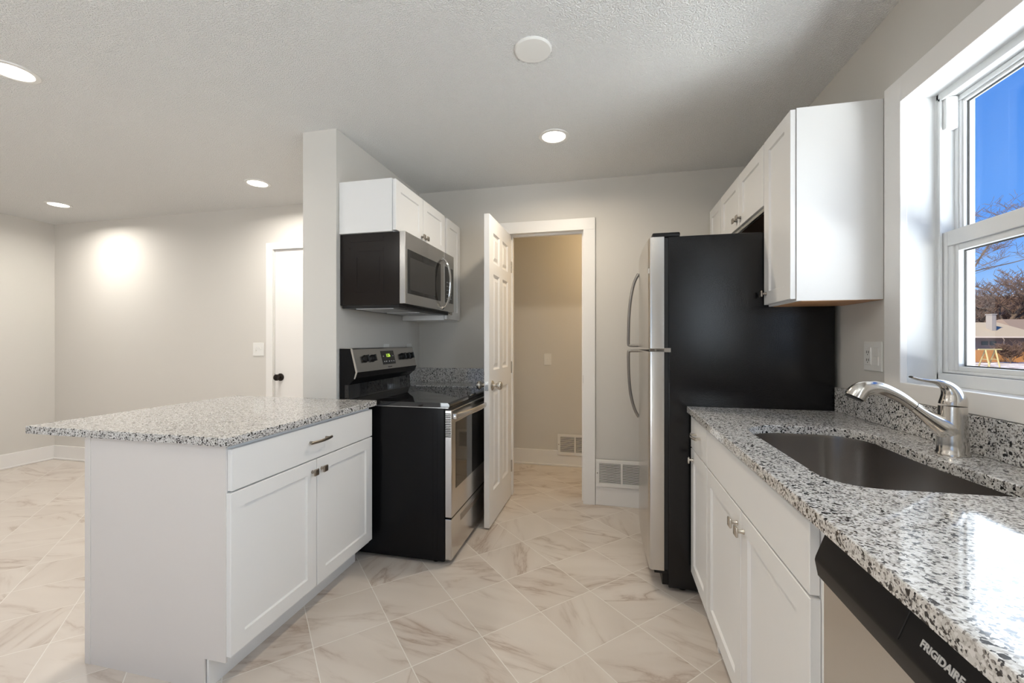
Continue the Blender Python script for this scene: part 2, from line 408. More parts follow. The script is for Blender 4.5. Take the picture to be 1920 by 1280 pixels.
# six panel door, hinged at the left jamb and standing open
def six_panel(mb, W, T, H, z0):
    """local: y from -W..0, x from -T..0"""
    st = .095; mu = .08; pw = (W - 2 * st - mu) / 2
    cols = [(-W + st, -W + st + pw), (-st - pw, -st)]; rows = [(.225, .90), (1.03, 1.67), (1.745, 1.945)]
    for a, b in ((-W, -W + st), (cols[0][1], cols[1][0]), (-st, 0)): mb.box(-T, 0, a, b, z0, H)
    zz = [z0, rows[0][0], rows[0][1], rows[1][0], rows[1][1], rows[2][0], rows[2][1], H]
    for a, b in cols:
        for k in (0, 2, 4, 6): mb.box(-T, 0, a, b, zz[k], zz[k + 1])
        for r0, r1 in rows:
            for face, out in ((0, 1), (-T, -1)):
                stp = [(0, -.0005), (.012, -.010), (.022, -.010), (.042, -.003)]
                mb.rings([[(face + out * d, a + i, r0 + i), (face + out * d, b - i, r0 + i), (face + out * d, b - i, r1 - i), (face + out * d, a + i, r1 - i)] for i, d in stp], cap0=False)
def knob_set(mbk, x0, out, y, z):
    mbk.lathe([(.033, 0), (.033, .004), (.027, .009), (.013, .012), (.011, .028), (.016, .034), (.026, .042), (.029, .052), (.026, .063), (.017, .069), (0, .071)], (x0, y, z), (out, 0, 0))
door = bpy.data.objects.new('door_1', None); COL.objects.link(door); door.location = (-.735, 3.195, 0); door.rotation_euler = (0, 0, -.0154)
door['kind'] = 'structure'; door['label'] = 'white six panel door standing open'; door['category'] = 'door'
mb = MB(); six_panel(mb, .585, .035, 2.048, .012); part('door_leaf', mb, M['trim'], door, raw=True)
for out in (1, -1):
    mb = MB(); knob_set(mb, 0 if out > 0 else -.035, out, -.585 + .06, .93); part('door_knob', mb, M['nickel'], door, True, raw=True)
mb = MB().box(-.029, -.006, -.5865, -.584, .90, .96, .0008); mb.box(-.022, -.013, -.592, -.585, .924, .94, .002); part('latch_plate', mb, M['nickel'], door, raw=True)
for z in (.25, 1.02, 1.80):
    mb = MB().cyl((.004, .0, z - .045), (.004, .0, z + .045), .006); part('hinge', mb, M['nickel'], door, True, raw=True)

# closed door of the dining room
door2 = bpy.data.objects.new('door_2', None); COL.objects.link(door2); door2.location = (-2.52, 3.225, 0)
door2['kind'] = 'structure'; door2['label'] = 'closed plain white door with a black knob'; door2['category'] = 'door'
mb = MB().box(-2.922, -2.118, 3.212, 3.247, .012, 2.046, .002); part('door_leaf', mb, M['trim'], door2)
mb = MB().lathe([(.034, 0), (.034, .005), (.026, .010), (.012, .014), (.012, .03), (.022, .036), (.029, .046), (.027, .058), (.015, .064), (0, .065)], (-2.862, 3.212, .90), (0, -1, 0)); part('door_knob', mb, M['bronze'], door2, True)
mb = MB().box(-2.9235, -2.919, 3.2105, 3.235, .87, .93); part('latch_plate', mb, M['bronze'], door2)

# ------------------------------------------------------------------ sink window
win = bpy.data.objects.new('window_1', None); COL.objects.link(win); win.location = (1.0, 1.39, 1.0); win['kind'] = 'structure'
win['label'] = 'white double hung window above the sink'; win['category'] = 'window'
Y0, Y1, Z0, Z1 = 1.045, 1.733, 1.077, 2.06
mb = MB(); c = .087
mb.box(1.0, 1.022, Y1, Y1 + c, 1.016, Z1 + c, .002); mb.box(1.0, 1.022, Y0 - c, Y0, 1.016, Z1 + c, .002)
mb.box(1.0, 1.022, Y0, Y1, Z1, Z1 + c, .002); mb.box(1.0, 1.022, Y0, Y1, 1.016, Z0, .002)
part('casing', mb, M['trim'], win)
mb = MB()
mb.box(1.018, 1.20, Y1 + .005, Y1 + .014, Z0 - .006, Z1 + .014); mb.box(1.018, 1.20, Y0 - .014, Y0 - .005, Z0 - .006, Z1 + .014)
mb.box(1.018, 1.20, Y0 - .014, Y1 + .014, Z1 + .005, Z1 + .014); mb.box(1.018, 1.20, Y0 - .014, Y1 + .014, Z0 - .014, Z0 - .005)
part('jamb_liner', mb, M['vinyl'], win)
mb = MB(); f0, f1 = 1.106, 1.21
mb.box(f0, f1, Y1 - .008, Y1 + .005, Z0 - .005, Z1 + .005); mb.box(f0, f1, Y0 - .005, Y0 + .008, Z0 - .005, Z1 + .005)
mb.box(f0, f1, Y0, Y1, Z1 - .012, Z1 + .005); mb.box(f0, f1, Y0, Y1, Z0 - .005, Z0 + .036, .002)
mb.box(f0, f0 + .008, Y1 - .016, Y1, Z0 + .03, Z1 - .01, .001); mb.box(f0, f0 + .008, Y0, Y0 + .016, Z0 + .03, Z1 - .01, .001); mb.box(f0, f0 + .008, Y0, Y1, Z1 - .02, Z1 - .01, .001)
part('window_frame', mb, M['vinyl'], win)
mb = MB().box(1.115, 1.149, Y1 - .03, Y1 - .008, 1.938, 2.046, .003); mb.box(1.115, 1.149, Y0 + .008, Y0 + .03, 1.938, 2.046, .003); part('sash_stop', mb, M['vinyl'], win)
def sash(name, xa, xg, za, zb, yl, yr, lip, inner, top_lip, bot_lip):
    mb = MB(); xe = xa + .034
    mb.box(xa, xe, yr - lip, yr, za, zb, .002); mb.box(xa, xe, yl, yl + lip, za, zb, .002)
    mb.box(xa, xe, yl + lip, yr - lip, zb - top_lip, zb, .002); mb.box(xa, xe, yl + lip, yr - lip, za, za + bot_lip, .002)
    a, b, q, r = yl + lip, yr - lip, za + bot_lip, zb - top_lip
    mb.box(xa + .009, xe, b - inner, b, q, r, .0015); mb.box(xa + .009, xe, a, a + inner, q, r, .0015)
    mb.box(xa + .009, xe, a + inner, b - inner, r - inner * .6, r, .0015); mb.box(xa + .009, xe, a + inner, b - inner, q, q + inner * .45, .0015)
    i2 = inner * .55
    mb.box(xa + .004, xa + .010, b - i2, b, q, r, .001); mb.box(xa + .004, xa + .010, a, a + i2, q, r, .001)
    s_ = part(name, mb, M['vinyl'], win)
    g = MB().box(xg - .002, xg + .002, a + inner - .004, b - inner + .004, q + inner * .3, r - inner * .4)
    part('glass_pane', g, M['glass'], s_)
    sp = MB(); ya, yb, zc, zd = a + inner, b - inner, q + inner * .45, r - inner * .6
    sp.box(xg + .003, xg + .007, yb - .004, yb, zc, zd); sp.box(xg + .003, xg + .007, ya, ya + .004, zc, zd); sp.box(xg + .003, xg + .007, ya, yb, zd - .004, zd); sp.box(xg + .003, xg + .007, ya, yb, zc, zc + .004)
    part('glazing_spacer', sp, M['slot'], s_)
sash('upper_sash', 1.152, 1.168, 1.53, 2.047, Y0 + .008, Y1 - .008, .012, .014, .016, .045)
sash('lower_sash', 1.116, 1.138, 1.115, 1.59, Y0 + .010, Y1 - .010, .022, .034, .050, .008)

# unseen side window added behind the camera to give daylight a source
w2 = bpy.data.objects.new('window_added', None); COL.objects.link(w2); w2.location = (1.0, -.45, 1.1); w2['kind'] = 'structure'; w2['label'] = 'unseen side window added behind the camera as a daylight source'; w2['category'] = 'window'
mb = MB(); ya, yb = -1.0, .34
mb.box(1.0, 1.022, yb, yb + .08, 1.07, 2.16); mb.box(1.0, 1.022, ya - .08, ya, 1.07, 2.16); mb.box(1.0, 1.022, ya, yb, 2.075, 2.16); mb.box(1.0, 1.022, ya, yb, 1.07, 1.15)
mb.box(1.11, 1.18, ya, ya + .04, 1.15, 2.075); mb.box(1.11, 1.18, yb - .04, yb, 1.15, 2.075); mb.box(1.11, 1.18, ya + .04, yb - .04, 1.15, 1.19); mb.box(1.11, 1.18, ya + .04, yb - .04, 2.035, 2.075); mb.box(1.12, 1.16, -.35, -.31, 1.19, 2.035)
part('window_frame', mb, M['trim'], w2)
mb = MB().box(1.145, 1.149, ya + .04, yb - .04, 1.19, 2.035); part('glass_pane', mb, M['glass'], w2)
# unseen patio door, added behind the camera so daylight has a source
d3 = bpy.data.objects.new('door_added', None); COL.objects.link(d3); d3.location = (-2.4, -2.7, 0); d3['kind'] = 'structure'; d3['label'] = 'unseen sliding glass door added behind the camera as a daylight source'; d3['category'] = 'door'
mb = MB(); mb.box(-3.4, -3.33, -2.73, -2.64, 0, 2.1); mb.box(-1.47, -1.4, -2.73, -2.64, 0, 2.1); mb.box(-3.33, -1.47, -2.73, -2.64, 2.03, 2.1); mb.box(-3.33, -1.47, -2.73, -2.64, 0, .06); mb.box(-2.44, -2.36, -2.73, -2.64, .06, 2.03)
part('door_frame', mb, M['trim'], d3)
mb = MB(); mb.box(-3.33, -2.44, -2.69, -2.685, .06, 2.03); mb.box(-2.36, -1.47, -2.69, -2.685, .06, 2.03); part('glass_pane', mb, M['glass'], d3)

# ------------------------------------------------------------------ cabinet hardware
def knob(parent, face, out, y, z, m=None, s=.0145):
    mb = MB(); mb.lathe([(.0075, 0), (.0075, .003), (.0055, .006), (.0055, .02)], (face, y, z), (out, 0, 0), 16)
    a = sorted((face + out * .0185, face + out * .0265)); t = MB().box(a[0], a[1], y - s, y + s, z - s, z + s, .0035, 3)
    mb.add(t.bm); return part('knob', mb, m or M['pewter'], parent, 40)
def pull(parent, face, out, y0, y1, z, m=None):
    mb = MB(); n = 10; path = []
    for i in range(n + 1):
        u = i / n; path.append((face + out * (.020 + .011 * math.sin(PI * u)), y0 + (y1 - y0) * u, z))
    mb.tube(path, [(.0065, .0045)] * (n + 1), 10)
    for y in (y0 + .018, y1 - .018): mb.cyl((face, y, z), (face + out * .024, y, z), .005, seg=12)
    return part('pull', mb, m or M['pewter'], parent, 40)
def slab_front(name, parent, face, out, y0, y1, z0, z1, m=None):
    a = sorted((face, face - out * .019)); mb = MB().box(a[0], a[1], y0, y1, z0, z1, .0015, 1)
    return part(name, mb, m or M['cab'], parent)
def shaker_door(parent, face, out, y0, y1, z0, z1, rail=.057):
    mb = MB().shaker(face, out, y0, y1, z0, z1, rail=rail); return part('door', mb, M['cab'], parent)

# ------------------------------------------------------------------ island / peninsula cabinet
isl = thing('base_cabinet', 'white base cabinet with wide drawer under the peninsula countertop, left of the range', 'cabinet', (-1.6, 1.64, 0))
mb = MB()
mb.prism([(-1.29, .108), (-1.29, .861), (-1.905, .861), (-1.905, 0), (-1.375, 0), (-1.375, .108)], 'y', 1.200, 2.090)
part('cabinet_body', mb, M['cab'], isl)
mb = MB().prism([(-1.286, .108), (-1.286, .861), (-1.915, .861), (-1.915, 0), (-1.377, 0), (-1.377, .108)], 'y', 1.193, 1.200); part('end_panel', mb, M['endpanel'], isl)
mb = MB().box(-1.932, -1.905, 1.190, 2.112, 0, .861, .001); part('back_panel', mb, M['endpanel'], isl)
mb = MB().box(-1.377, -1.365, 1.200, 2.075, 0, .107); part('toe_kick', mb, M['cab'], isl)
d = slab_front('drawer', isl, -1.268, 1, 1.200, 2.088, .700, .846); pull(d, -1.268, 1, 1.575, 1.715, .779)
d = shaker_door(isl, -1.268, 1, 1.196, 1.634, .128, .694); knob(d, -1.268, 1, 1.606, .645)
d = shaker_door(isl, -1.268, 1, 1.639, 2.088, .128, .694); knob(d, -1.268, 1, 1.667, .645)
mb = MB().box(-2.205, -1.255, 1.168, 2.115, .862, .892, .003)
solo('countertop', mb, M['granite'], 'speckled granite peninsula countertop overhanging on the dining room side', 'countertop')

# ------------------------------------------------------------------ range
rg = thing('range', 'black electric range with glass cooktop and stainless oven door beside the peninsula', 'stove', (-1.18, 2.52, 0))
mb = MB().box(-1.492, -.862, 2.138, 2.898, .022, .858, .004)
for y in (2.19, 2.85):
    for x in (-.93, -1.42): mb.cyl((x, y, 0), (x, y, .03), .018)
part('body', mb, M['black'], rg)
mb = MB()
for x in (-.905, -.93): mb.box(x - .002, x + .002, 2.1362, 2.139, .08, .83, .0008)
part('side_rib', mb, M['black'], rg)
mb = MB().box(-1.46, -.84, 2.1365, 2.8995, .857, .8605); part('edge_strip', mb, M['steel'], rg)
mb = MB().prism([(-1.47, .8605), (-.838, .8605), (-.833, .866), (-.833, .878), (-.842, .886), (-1.43, .886), (-1.44, .889), (-1.444, .90), (-1.448, .97), (-1.47, .97)], 'y', 2.134, 2.902, .0)
cook = part('cooktop', mb, M['blackglass'], rg, 30)
M['burner'] = simple('grey_burner_print', (.045, .045, .047), .12, spec=.6)
for x, y, r in ((-1.0, 2.33, .105), (-1.0, 2.70, .085), (-1.29, 2.33, .078), (-1.29, 2.70, .105)):
    mb = MB(); 
    for rr in (r, r * .62):
        mb.rings([[(x + q * math.cos(2 * PI * k / 48), y + q * math.sin(2 * PI * k / 48), z) for k in range(48)] for q, z in ((rr, .8858), (rr, .8863), (rr - .0025, .8863), (rr - .0025, .8858))], closed=True)
    part('burner_ring', mb, M['burner'], cook)
bgd = MB().prism([(-1.507, .022), (-1.492, .022), (-1.47, .86), (-1.448, .97), (-1.425, .992), (-1.405, 1.004), (-1.395, 1.043), (-1.428, 1.172), (-1.436, 1.178), (-1.507, 1.178)], 'y', 2.140, 2.896, .0)
bgo = part('backguard', bgd, M['black'], rg)
# stainless control fascia: slanted plate plus end caps
def on_panel(s, off=0.0):
    """point on slanted fascia: s=0 at bottom (z 1.043) to 1 at top, pushed out by off"""
    bx_, bz_, tx_, tz_ = -1.391, 1.043, -1.424, 1.174
    L = math.hypot(tx_ - bx_, tz_ - bz_); nx, nz_ = (tz_ - bz_) / L, -(tx_ - bx_) / L
    return (bx_ + (tx_ - bx_) * s + nx * off, bz_ + (tz_ - bz_) * s + nz_ * off)
pa, pb = on_panel(0), on_panel(1); pa2, pb2 = on_panel(0, -.012), on_panel(1, -.012)
mb = MB().prism([pa, pb, (-1.43, 1.181), (-1.505, 1.181), (-1.505, 1.1785), (-1.436, 1.1785), pb2, pa2], 'y', 2.138, 2.898)
fas = part('control_fascia', mb, M['steel_h'], bgo)
mb = MB().prism([pa, (-1.405, 1.006), (-1.417, 1.006), pa2], 'y', 2.139, 2.897); part('lower_fascia', mb, M['blackpl'], bgo)
for y in (2.136, 2.896):
    mb = MB().prism([(-1.391, 1.043), (-1.405, 1.005), (-1.413, 1.005), (-1.402, 1.043), (-1.434, 1.172), (-1.43, 1.181), (-1.424, 1.176)], 'y', y, y + .004); part('end_cap', mb, M['chrome'], bgo)
sl = math.atan2(-1.424 + 1.391, .131)
nrm = Vector((math.cos(sl), 0, -math.sin(sl)))
for y in (2.245, 2.325, 2.712, 2.772, 2.832):
    p = on_panel(.56); mb = MB(); o_ = Vector((p[0], y, p[1]))
    mb.lathe([(.0235, 0), (.0235, .004), (.020, .008), (.0185, .02), (.0165, .022), (0, .0222)], o_, nrm, 28)
    g0 = o_ + nrm * .018; upv = Vector((-nrm.z, 0, nrm.x))
    mb.tube([g0 - upv * .020, g0 + upv * .020], [(.0135, .005)] * 2, 10, up=nrm)
    part('control_knob', mb, M['blackpl'], fas, 35)
a, b = on_panel(.22, .002), on_panel(.88, .002); a2, b2 = on_panel(.22, -.004), on_panel(.88, -.004)
mb = MB().prism([a, b, b2, a2], 'y', 2.435, 2.595); clk = part('clock_panel', mb, M['blackglass'], fas)
def panel_matrix(y, s, off):
    p = on_panel(s, off); upv = Vector((-nrm.z, 0, nrm.x))
    R = Matrix((( 0, upv.x, nrm.x, p[0]), (1, upv.y, nrm.y, y), (0, upv.z, nrm.z, p[1]), (0, 0, 0, 1)))
    return R
text_part('clock_digits', '1:26', .030, M['led'], fas, panel_matrix(2.515, .58, .0022), align='CENTER', bold=.0005)
for k, (dy, s_) in enumerate(((2.455, .6), (2.575, .6), (2.455, .34), (2.48, .34), (2.515, .34), (2.545, .34), (2.575, .34))):
    a, b = on_panel(s_, .0026), on_panel(s_ + .045, .0026); a2, b2 = on_panel(s_, .001), on_panel(s_ + .045, .001)
    mb = MB().prism([a, b, b2, a2], 'y', dy - .006, dy + .006); part('button', mb, M['greytext'], fas)
text_part('maker_lettering', 'FRIGIDAIRE', .010, M['slot'], fas, panel_matrix(2.515, .07, .0004), align='CENTER')
# oven door, handle and drawer
mb = MB().box(-.862, -.822, 2.142, 2.894, .262, .846, .004); od = part('oven_door', mb, M['steel_h'], rg)
mb = MB().box(-.824, -.8205, 2.205, 2.835, .405, .772, .001); part('oven_window', mb, M['ovenglass'], od)
mb = MB().box(-.862, -.828, 2.142, 2.894, .8465, .856, .001); 
part('vent_rail', mb, M['blackpl'], rg)
mb = MB()
for k in range(14): mb.box(-.858, -.8275, 2.1405, 2.143, .70 + k * .0095, .706 + k * .0095)
part('side_vent', mb, M['slot'], od)
mb = MB(); n = 18; path = []
for i in range(n + 1):
    u = i / n; path.append((-.806 + .040 * math.sin(PI * u) ** .8, 2.165 + .706 * u, .812))
mb.tube(path, [(.016, .0075)] * (n + 1), 12)
for y in (2.165, 2.871): mb.box(-.822, -.797, y - .014, y + .014, .797, .827, .004)
part('handle', mb, M['steel_h'], od, 40)
mb = MB().box(-.862, -.824, 2.142, 2.894, .032, .254, .004); dr = part('storage_drawer', mb, M['steel_h'], rg)
mb = MB(); mb.box(-.826, -.8225, 2.29, 2.75, .190, .222, .001); part('drawer_recess', mb, M['pewter'], dr)
mb = MB().box(-.832, -.8215, 2.288, 2.752, .220, .226, .002); part('drawer_lip', mb, M['steel'], dr)

# corner filler between range and back wall
cf = thing('corner_cabinet', 'narrow white base cabinet in the corner between range and back wall', 'cabinet', (-1.2, 3.05, 0))
mb = MB().prism([(-.885, .108), (-.885, .861), (-1.505, .861), (-1.505, 0), (-.96, 0), (-.96, .108)], 'y', 2.912, 3.19); part('cabinet_body', mb, M['cab'], cf)
d = shaker_door(cf, -.864, 1, 2.915, 3.187, .128, .694, .05); knob(d, -.864, 1, 2.945, .645)
d = slab_front('drawer', cf, -.864, 1, 2.915, 3.187, .700, .846)
mb = MB().box(-1.512, -.85, 2.906, 3.205, .862, .892, .003)
mb.box(-1.49, -.85, 3.182, 3.205, .892, 1.006, .002); mb.box(-1.512, -1.49, 2.906, 3.205, .892, 1.006, .002)
solo('corner_countertop', mb, M['granite'], 'small granite corner countertop with upstand behind the range', 'countertop')

# ------------------------------------------------------------------ microwave
mw = thing('microwave', 'over-the-range microwave with black sides and stainless door under the upper cabinet', 'microwave', (-1.3, 2.525, 1.425))
mb = MB().box(-1.512, -1.135, 2.150, 2.902, 1.427, 1.838, .004); part('body', mb, M['mwblack'], mw)
mb = MB()
for (x0, x1, z0, z1) in ((-1.40, -1.235, 1.735, 1.738), (-1.42, -1.235, 1.50, 1.503), (-1.237, -1.234, 1.50, 1.738), (-1.405, -1.402, 1.525, 1.70), (-1.262, -1.259, 1.53, 1.70), (-1.26, -1.235, 1.80, 1.803), (-1.45, -1.235, 1.790, 1.793)): mb.box(x0, x1, 2.1485, 2.151, z0, z1, .0007)
for x, z in ((-1.236, 1.81), (-1.236, 1.50), (-1.236, 1.745), (-1.45, 1.755)): mb.lathe([(.004, 0), (.003, .002), (0, .0022)], (x, 2.150, z), (0, -1, 0), 12)
part('side_embossing', mb, M['mwblack'], mw)
mb = MB().box(-1.135, -1.098, 2.148, 2.720, 1.432, 1.838, .004); dw_ = part('door', mb, M['steel_h'], mw)
mb = MB().box(-1.100, -1.0965, 2.175, 2.655, 1.492, 1.742, .001); wn_ = part('door_window', mb, M['ovenglass'], dw_)
mb = MB().box(-1.0968, -1.0960, 2.20, 2.56, 1.515, 1.70); part('window_screen', mb, simple('perforated_screen', (.035, .033, .031), .3), dw_)
mb = MB().box(-1.135, -1.098, 2.723, 2.904, 1.432, 1.838, .004); cp = part('control_panel', mb, M['steel_h'], mw)
mb = MB().box(-1.100, -1.0965, 2.735, 2.885, 1.492, 1.742, .001); part('keypad', mb, M['blackglass'], cp)
for i in range(5):
    for j in range(3): part('key', MB().box(-1.0966, -1.0962, 2.76 + j * .035, 2.78 + j * .035, 1.52 + i * .028, 1.526 + i * .028), M['greytext'], cp)
pts = smooth_path([(-1.094, 1.785), (-1.068, 1.76), (-1.047, 1.70), (-1.040, 1.614), (-1.047, 1.53), (-1.068, 1.47), (-1.094, 1.445)], 5)
mb = MB().tube([(x, 2.688, z) for x, z in pts], [(.007, .014)] * len(pts), 12, up=(1, 0, 0)); mb.cyl((-1.1, 2.688, 1.783), (-1.088, 2.688, 1.779), .011); mb.cyl((-1.1, 2.688, 1.447), (-1.088, 2.688, 1.451), .011)
part('handle', mb, M['chrome'], dw_, 40)
mb = MB().box(-1.50, -1.14, 2.152, 2.90, 1.412, 1.427, .002); un = part('underside', mb, M['blackpl'], mw)
mb = MB().box(-1.44, -1.2, 2.20, 2.50, 1.408, 1.413, .001); mb.box(-1.44, -1.2, 2.55, 2.85, 1.408, 1.413, .001); part('grease_filter', mb, M['filter'], un)

# ------------------------------------------------------------------ upper cabinets, left
def upper(name, label, x_wall, x_car, face, out, y0, y1, z0, z1, doors, under=None):
    t = thing(name, label, 'cabinet', ((x_wall + x_car) / 2, (y0 + y1) / 2, z0), group=None)
    xs = sorted((x_wall, x_car)); mb = MB().box(xs[0], xs[1], y0, y1, z0, z1, .001, 1); part('cabinet_body', mb, M['cab'], t)
    for (a, b, ky, kz) in doors:
        d = shaker_door(t, face, out, a, b, z0 + .008, z1 - .004, .057)
        if kz: knob(d, face, out, ky, kz)
    if under:
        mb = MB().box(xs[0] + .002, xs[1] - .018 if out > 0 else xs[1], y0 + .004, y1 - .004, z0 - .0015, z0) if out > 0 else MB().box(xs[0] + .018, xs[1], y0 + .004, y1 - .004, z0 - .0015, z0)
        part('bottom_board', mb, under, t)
    return t
upper('wall_cabinet', 'short white two-door wall cabinet above the microwave', -1.512, -1.177, -1.155, 1, 2.140, 2.872, 1.840, 2.138,
      [(2.146, 2.503, 2.478, 1.886), (2.508, 2.866, 2.533, 1.886)])
upper('wall_cabinet', 'tall narrow white wall cabinet in the corner, right of the microwave', -1.512, -1.177, -1.155, 1, 2.908, 3.203, 1.378, 2.138,
      [(2.912, 3.195, 2.94, 1.43)])
# the filler strip between the two
mb = MB().box(-1.4, -1.168, 2.8725, 2.9075, 1.842, 2.136); solo('cabinet_filler', mb, M['cab'], 'white filler strip between the short and the narrow wall cabinet left of the doorway', 'cabinet filler')

# ------------------------------------------------------------------ upper cabinets, right
upper('wall_cabinet', 'tall white wall cabinet beside the window, nearest on the right', 1.020, .727, .706, -1, 1.858, 2.150, 1.380, 2.140,
      [(1.862, 2.146, 2.118, 1.437)], M['cabin'])
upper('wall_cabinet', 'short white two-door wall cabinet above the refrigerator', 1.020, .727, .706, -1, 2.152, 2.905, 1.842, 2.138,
      [(2.156, 2.525, 2.495, 1.893), (2.530, 2.900, 2.560, 1.893)], M['cabdark'])
upper('wall_cabinet', 'narrow white wall cabinet in the corner behind the refrigerator', 1.020, .727, .706, -1, 2.907, 3.204, 1.380, 2.138,
      [(2.911, 3.198, 2.94, 1.437)])
mb = MB().box(.712, .724, 2.155, 2.90, 1.826, 1.841, .001); solo('light_rail', mb, M['steel'], 'thin grey metal rail under the cabinet above the refrigerator', 'rail')

# ------------------------------------------------------------------ refrigerator
fr = thing('refrigerator', 'top-freezer refrigerator with stainless doors and black textured sides', 'refrigerator', (.6, 2.52, 0))
mb = MB().box(.289, .998, 2.155, 2.878, .022, 1.730, .006)
for y in (2.21, 2.82):
    for x in (.36, .93): mb.cyl((x, y, 0), (x, y, .03), .02)
part('body', mb, M['blacktex'], fr)
mb = MB(); mb.box(.270, .290, 2.160, 2.874, 1.186, 1.724); mb.box(.270, .290, 2.160, 2.874, .106, 1.170); part('door_gasket', mb, M['rubber'], fr)
def fdoor(name, z0, z1):
    prof = [(.270, 2.153), (.214, 2.153), (.206, 2.156), (.2025, 2.163)]
    for i in range(1, 12):
        u = i / 12; prof.append((.2025 - .012 * math.sin(PI * u), 2.163 + .707 * u))
    prof += [(.2025, 2.870), (.206, 2.877), (.214, 2.880), (.270, 2.880)]
    mb = MB().prism(prof, 'z', z0, z1); return part(name, mb, M['steel'], fr, 30)
fz = fdoor('freezer_door', 1.186, 1.730); fd = fdoor('fresh_food_door', .104, 1.170)
def fhandle(parent, pts):
    p = smooth_path(pts, 6); mb = MB().tube([(x, 2.812, z) for x, z in p], [(.0095, .014)] * len(p), 12, up=(1, 0, 0)); part('handle', mb, simple('grey_satin_handle', (.36, .35, .345), .28, 1.0), parent, 40)
fhandle(fz, [(.197, 1.655), (.170, 1.60), (.148, 1.50), (.137, 1.38), (.134, 1.27), (.134, 1.206), (.140, 1.196), (.165, 1.194), (.197, 1.194)])
fhandle(fd, [(.197, 1.160), (.165, 1.160), (.140, 1.158), (.134, 1.148), (.134, 1.09), (.137, .99), (.148, .88), (.170, .79), (.197, .735)])
mb = MB().box(.198, .2035, 2.168, 2.196, 1.555, 1.582, .002); part('badge', mb, M['chrome'], fz)
mb = MB().box(.215, .345, 2.158, 2.24, 1.7305, 1.752, .007); part('hinge_cover', mb, M['blackpl'], fr, 40)
mb = MB(); mb.box(.205, .30, 2.156, 2.21, 1.172, 1.1755, .001); mb.box(.205, .30, 2.156, 2.21, 1.1805, 1.184, .001); mb.cyl((.232, 2.172, 1.168), (.232, 2.172, 1.188), .006); mb.box(.27, .30, 2.150, 2.158, 1.168, 1.188, .001); part('centre_hinge', mb, M['pewter'], fr)
mb = MB().box(.262, .30, 2.165, 2.868, .03, .098, .004); mb.box(.225, .29, 2.158, 2.19, .088, .102, .002); part('toe_grille', mb, M['blackpl'], fr)

# ------------------------------------------------------------------ right base run
nb = thing('base_cabinet', 'narrow white base cabinet with one drawer and one door beside the refrigerator', 'cabinet', (.7, 1.97, 0))
mb = MB().prism([(.407, .108), (.407, .879), (1.018, .879), (1.018, 0), (.475, 0), (.475, .108)], 'y', 1.800, 2.142); part('cabinet_body', mb, M['cab'], nb)
d = slab_front('drawer', nb, .387, -1, 1.802, 2.126, .722, .866); pull(d, .387, -1, 1.90, 2.02, .804, M['nickel'])
d = shaker_door(nb, .387, -1, 1.802, 2.126, .130, .716); knob(d, .387, -1, 2.068, .674, M['nickel'])
sb = thing('sink_cabinet', 'white two-door sink base cabinet under the right granite countertop', 'cabinet', (.7, 1.34, 0))
mb = MB(); mb.box(.407, .425, .892, 1.798, .108, .879); mb.box(.425, 1.018, .892, .910, .0, .879); mb.box(.425, 1.018, 1.780, 1.798, .0, .879); mb.box(.425, 1.018, .910, 1.780, .108, .125); mb.box(.475, .49, .910, 1.780, 0, .108)
part('cabinet_body', mb, M['cab'], sb)
slab_front('false_drawer_front', sb, .387, -1, .932, 1.797, .722, .866)
d = shaker_door(sb, .387, -1, 1.368, 1.797, .130, .716); knob(d, .387, -1, 1.397, .668, M['nickel'])
d = shaker_door(sb, .387, -1, .930, 1.363, .130, .716); knob(d, .387, -1, 1.334, .668, M['nickel'])

dw = thing('dishwasher', 'stainless dishwasher with black control panel at the near right', 'dishwasher', (.7, .585, 0))
mb = MB().box(.432, 1.01, .292, .884, .02, .866); part('tub', mb, M['blackpl'], dw)
mb = MB().box(.390, .432, .290, .886, .125, .782, .004); dd = part('door', mb, M['steel_h'], dw)
mb = MB().prism([(.396, .872), (.3775, .822), (.376, .815), (.3815, .785), (.392, .7825), (.432, .7825), (.432, .872)], 'y', .290, .886, .0015, 1); cpn = part('control_panel', mb, M['blackpl'], dw, 30)
sl2 = Vector((.3775 - .396, 0, .822 - .872)).normalized(); n2 = Vector((sl2.z, 0, -sl2.x)).normalized()
if n2.x > 0: n2 = -n2
p0 = Vector((.396, 0, .872)) + sl2 * .036
up2 = -sl2; xd = Vector((0, -1, 0))
Mx = Matrix(((xd.x, up2.x, n2.x, p0.x + n2.x * .0006), (xd.y, up2.y, n2.y, .627), (xd.z, up2.z, n2.z, p0.z + n2.z * .0006), (0, 0, 0, 1)))
text_part('maker_lettering', 'FRIGIDAIRE', .0128, simple('silver_print', (.45, .45, .45), .4), cpn, Mx, bold=.0005)
mb = MB(); a = p0 + n2 * .0004 + up2 * .034; b = p0 + n2 * .0004 - sl2 * 0 - up2 * .016
mb.tube([(a.x, .659, a.z), (b.x, .659, b.z)], .0008, 6); part('panel_seam', mb, M['rubber'], cpn)
mb = MB().box(.47, .48, .29, .886, .0, .12); part('kick_plate', mb, M['blackpl'], dw)
mb = MB().box(.407, 1.018, .245, .286, 0, .879); solo('end_panel', mb, M['cab'], 'white cabinet end panel beside the dishwasher, closing the counter run', 'cabinet panel')

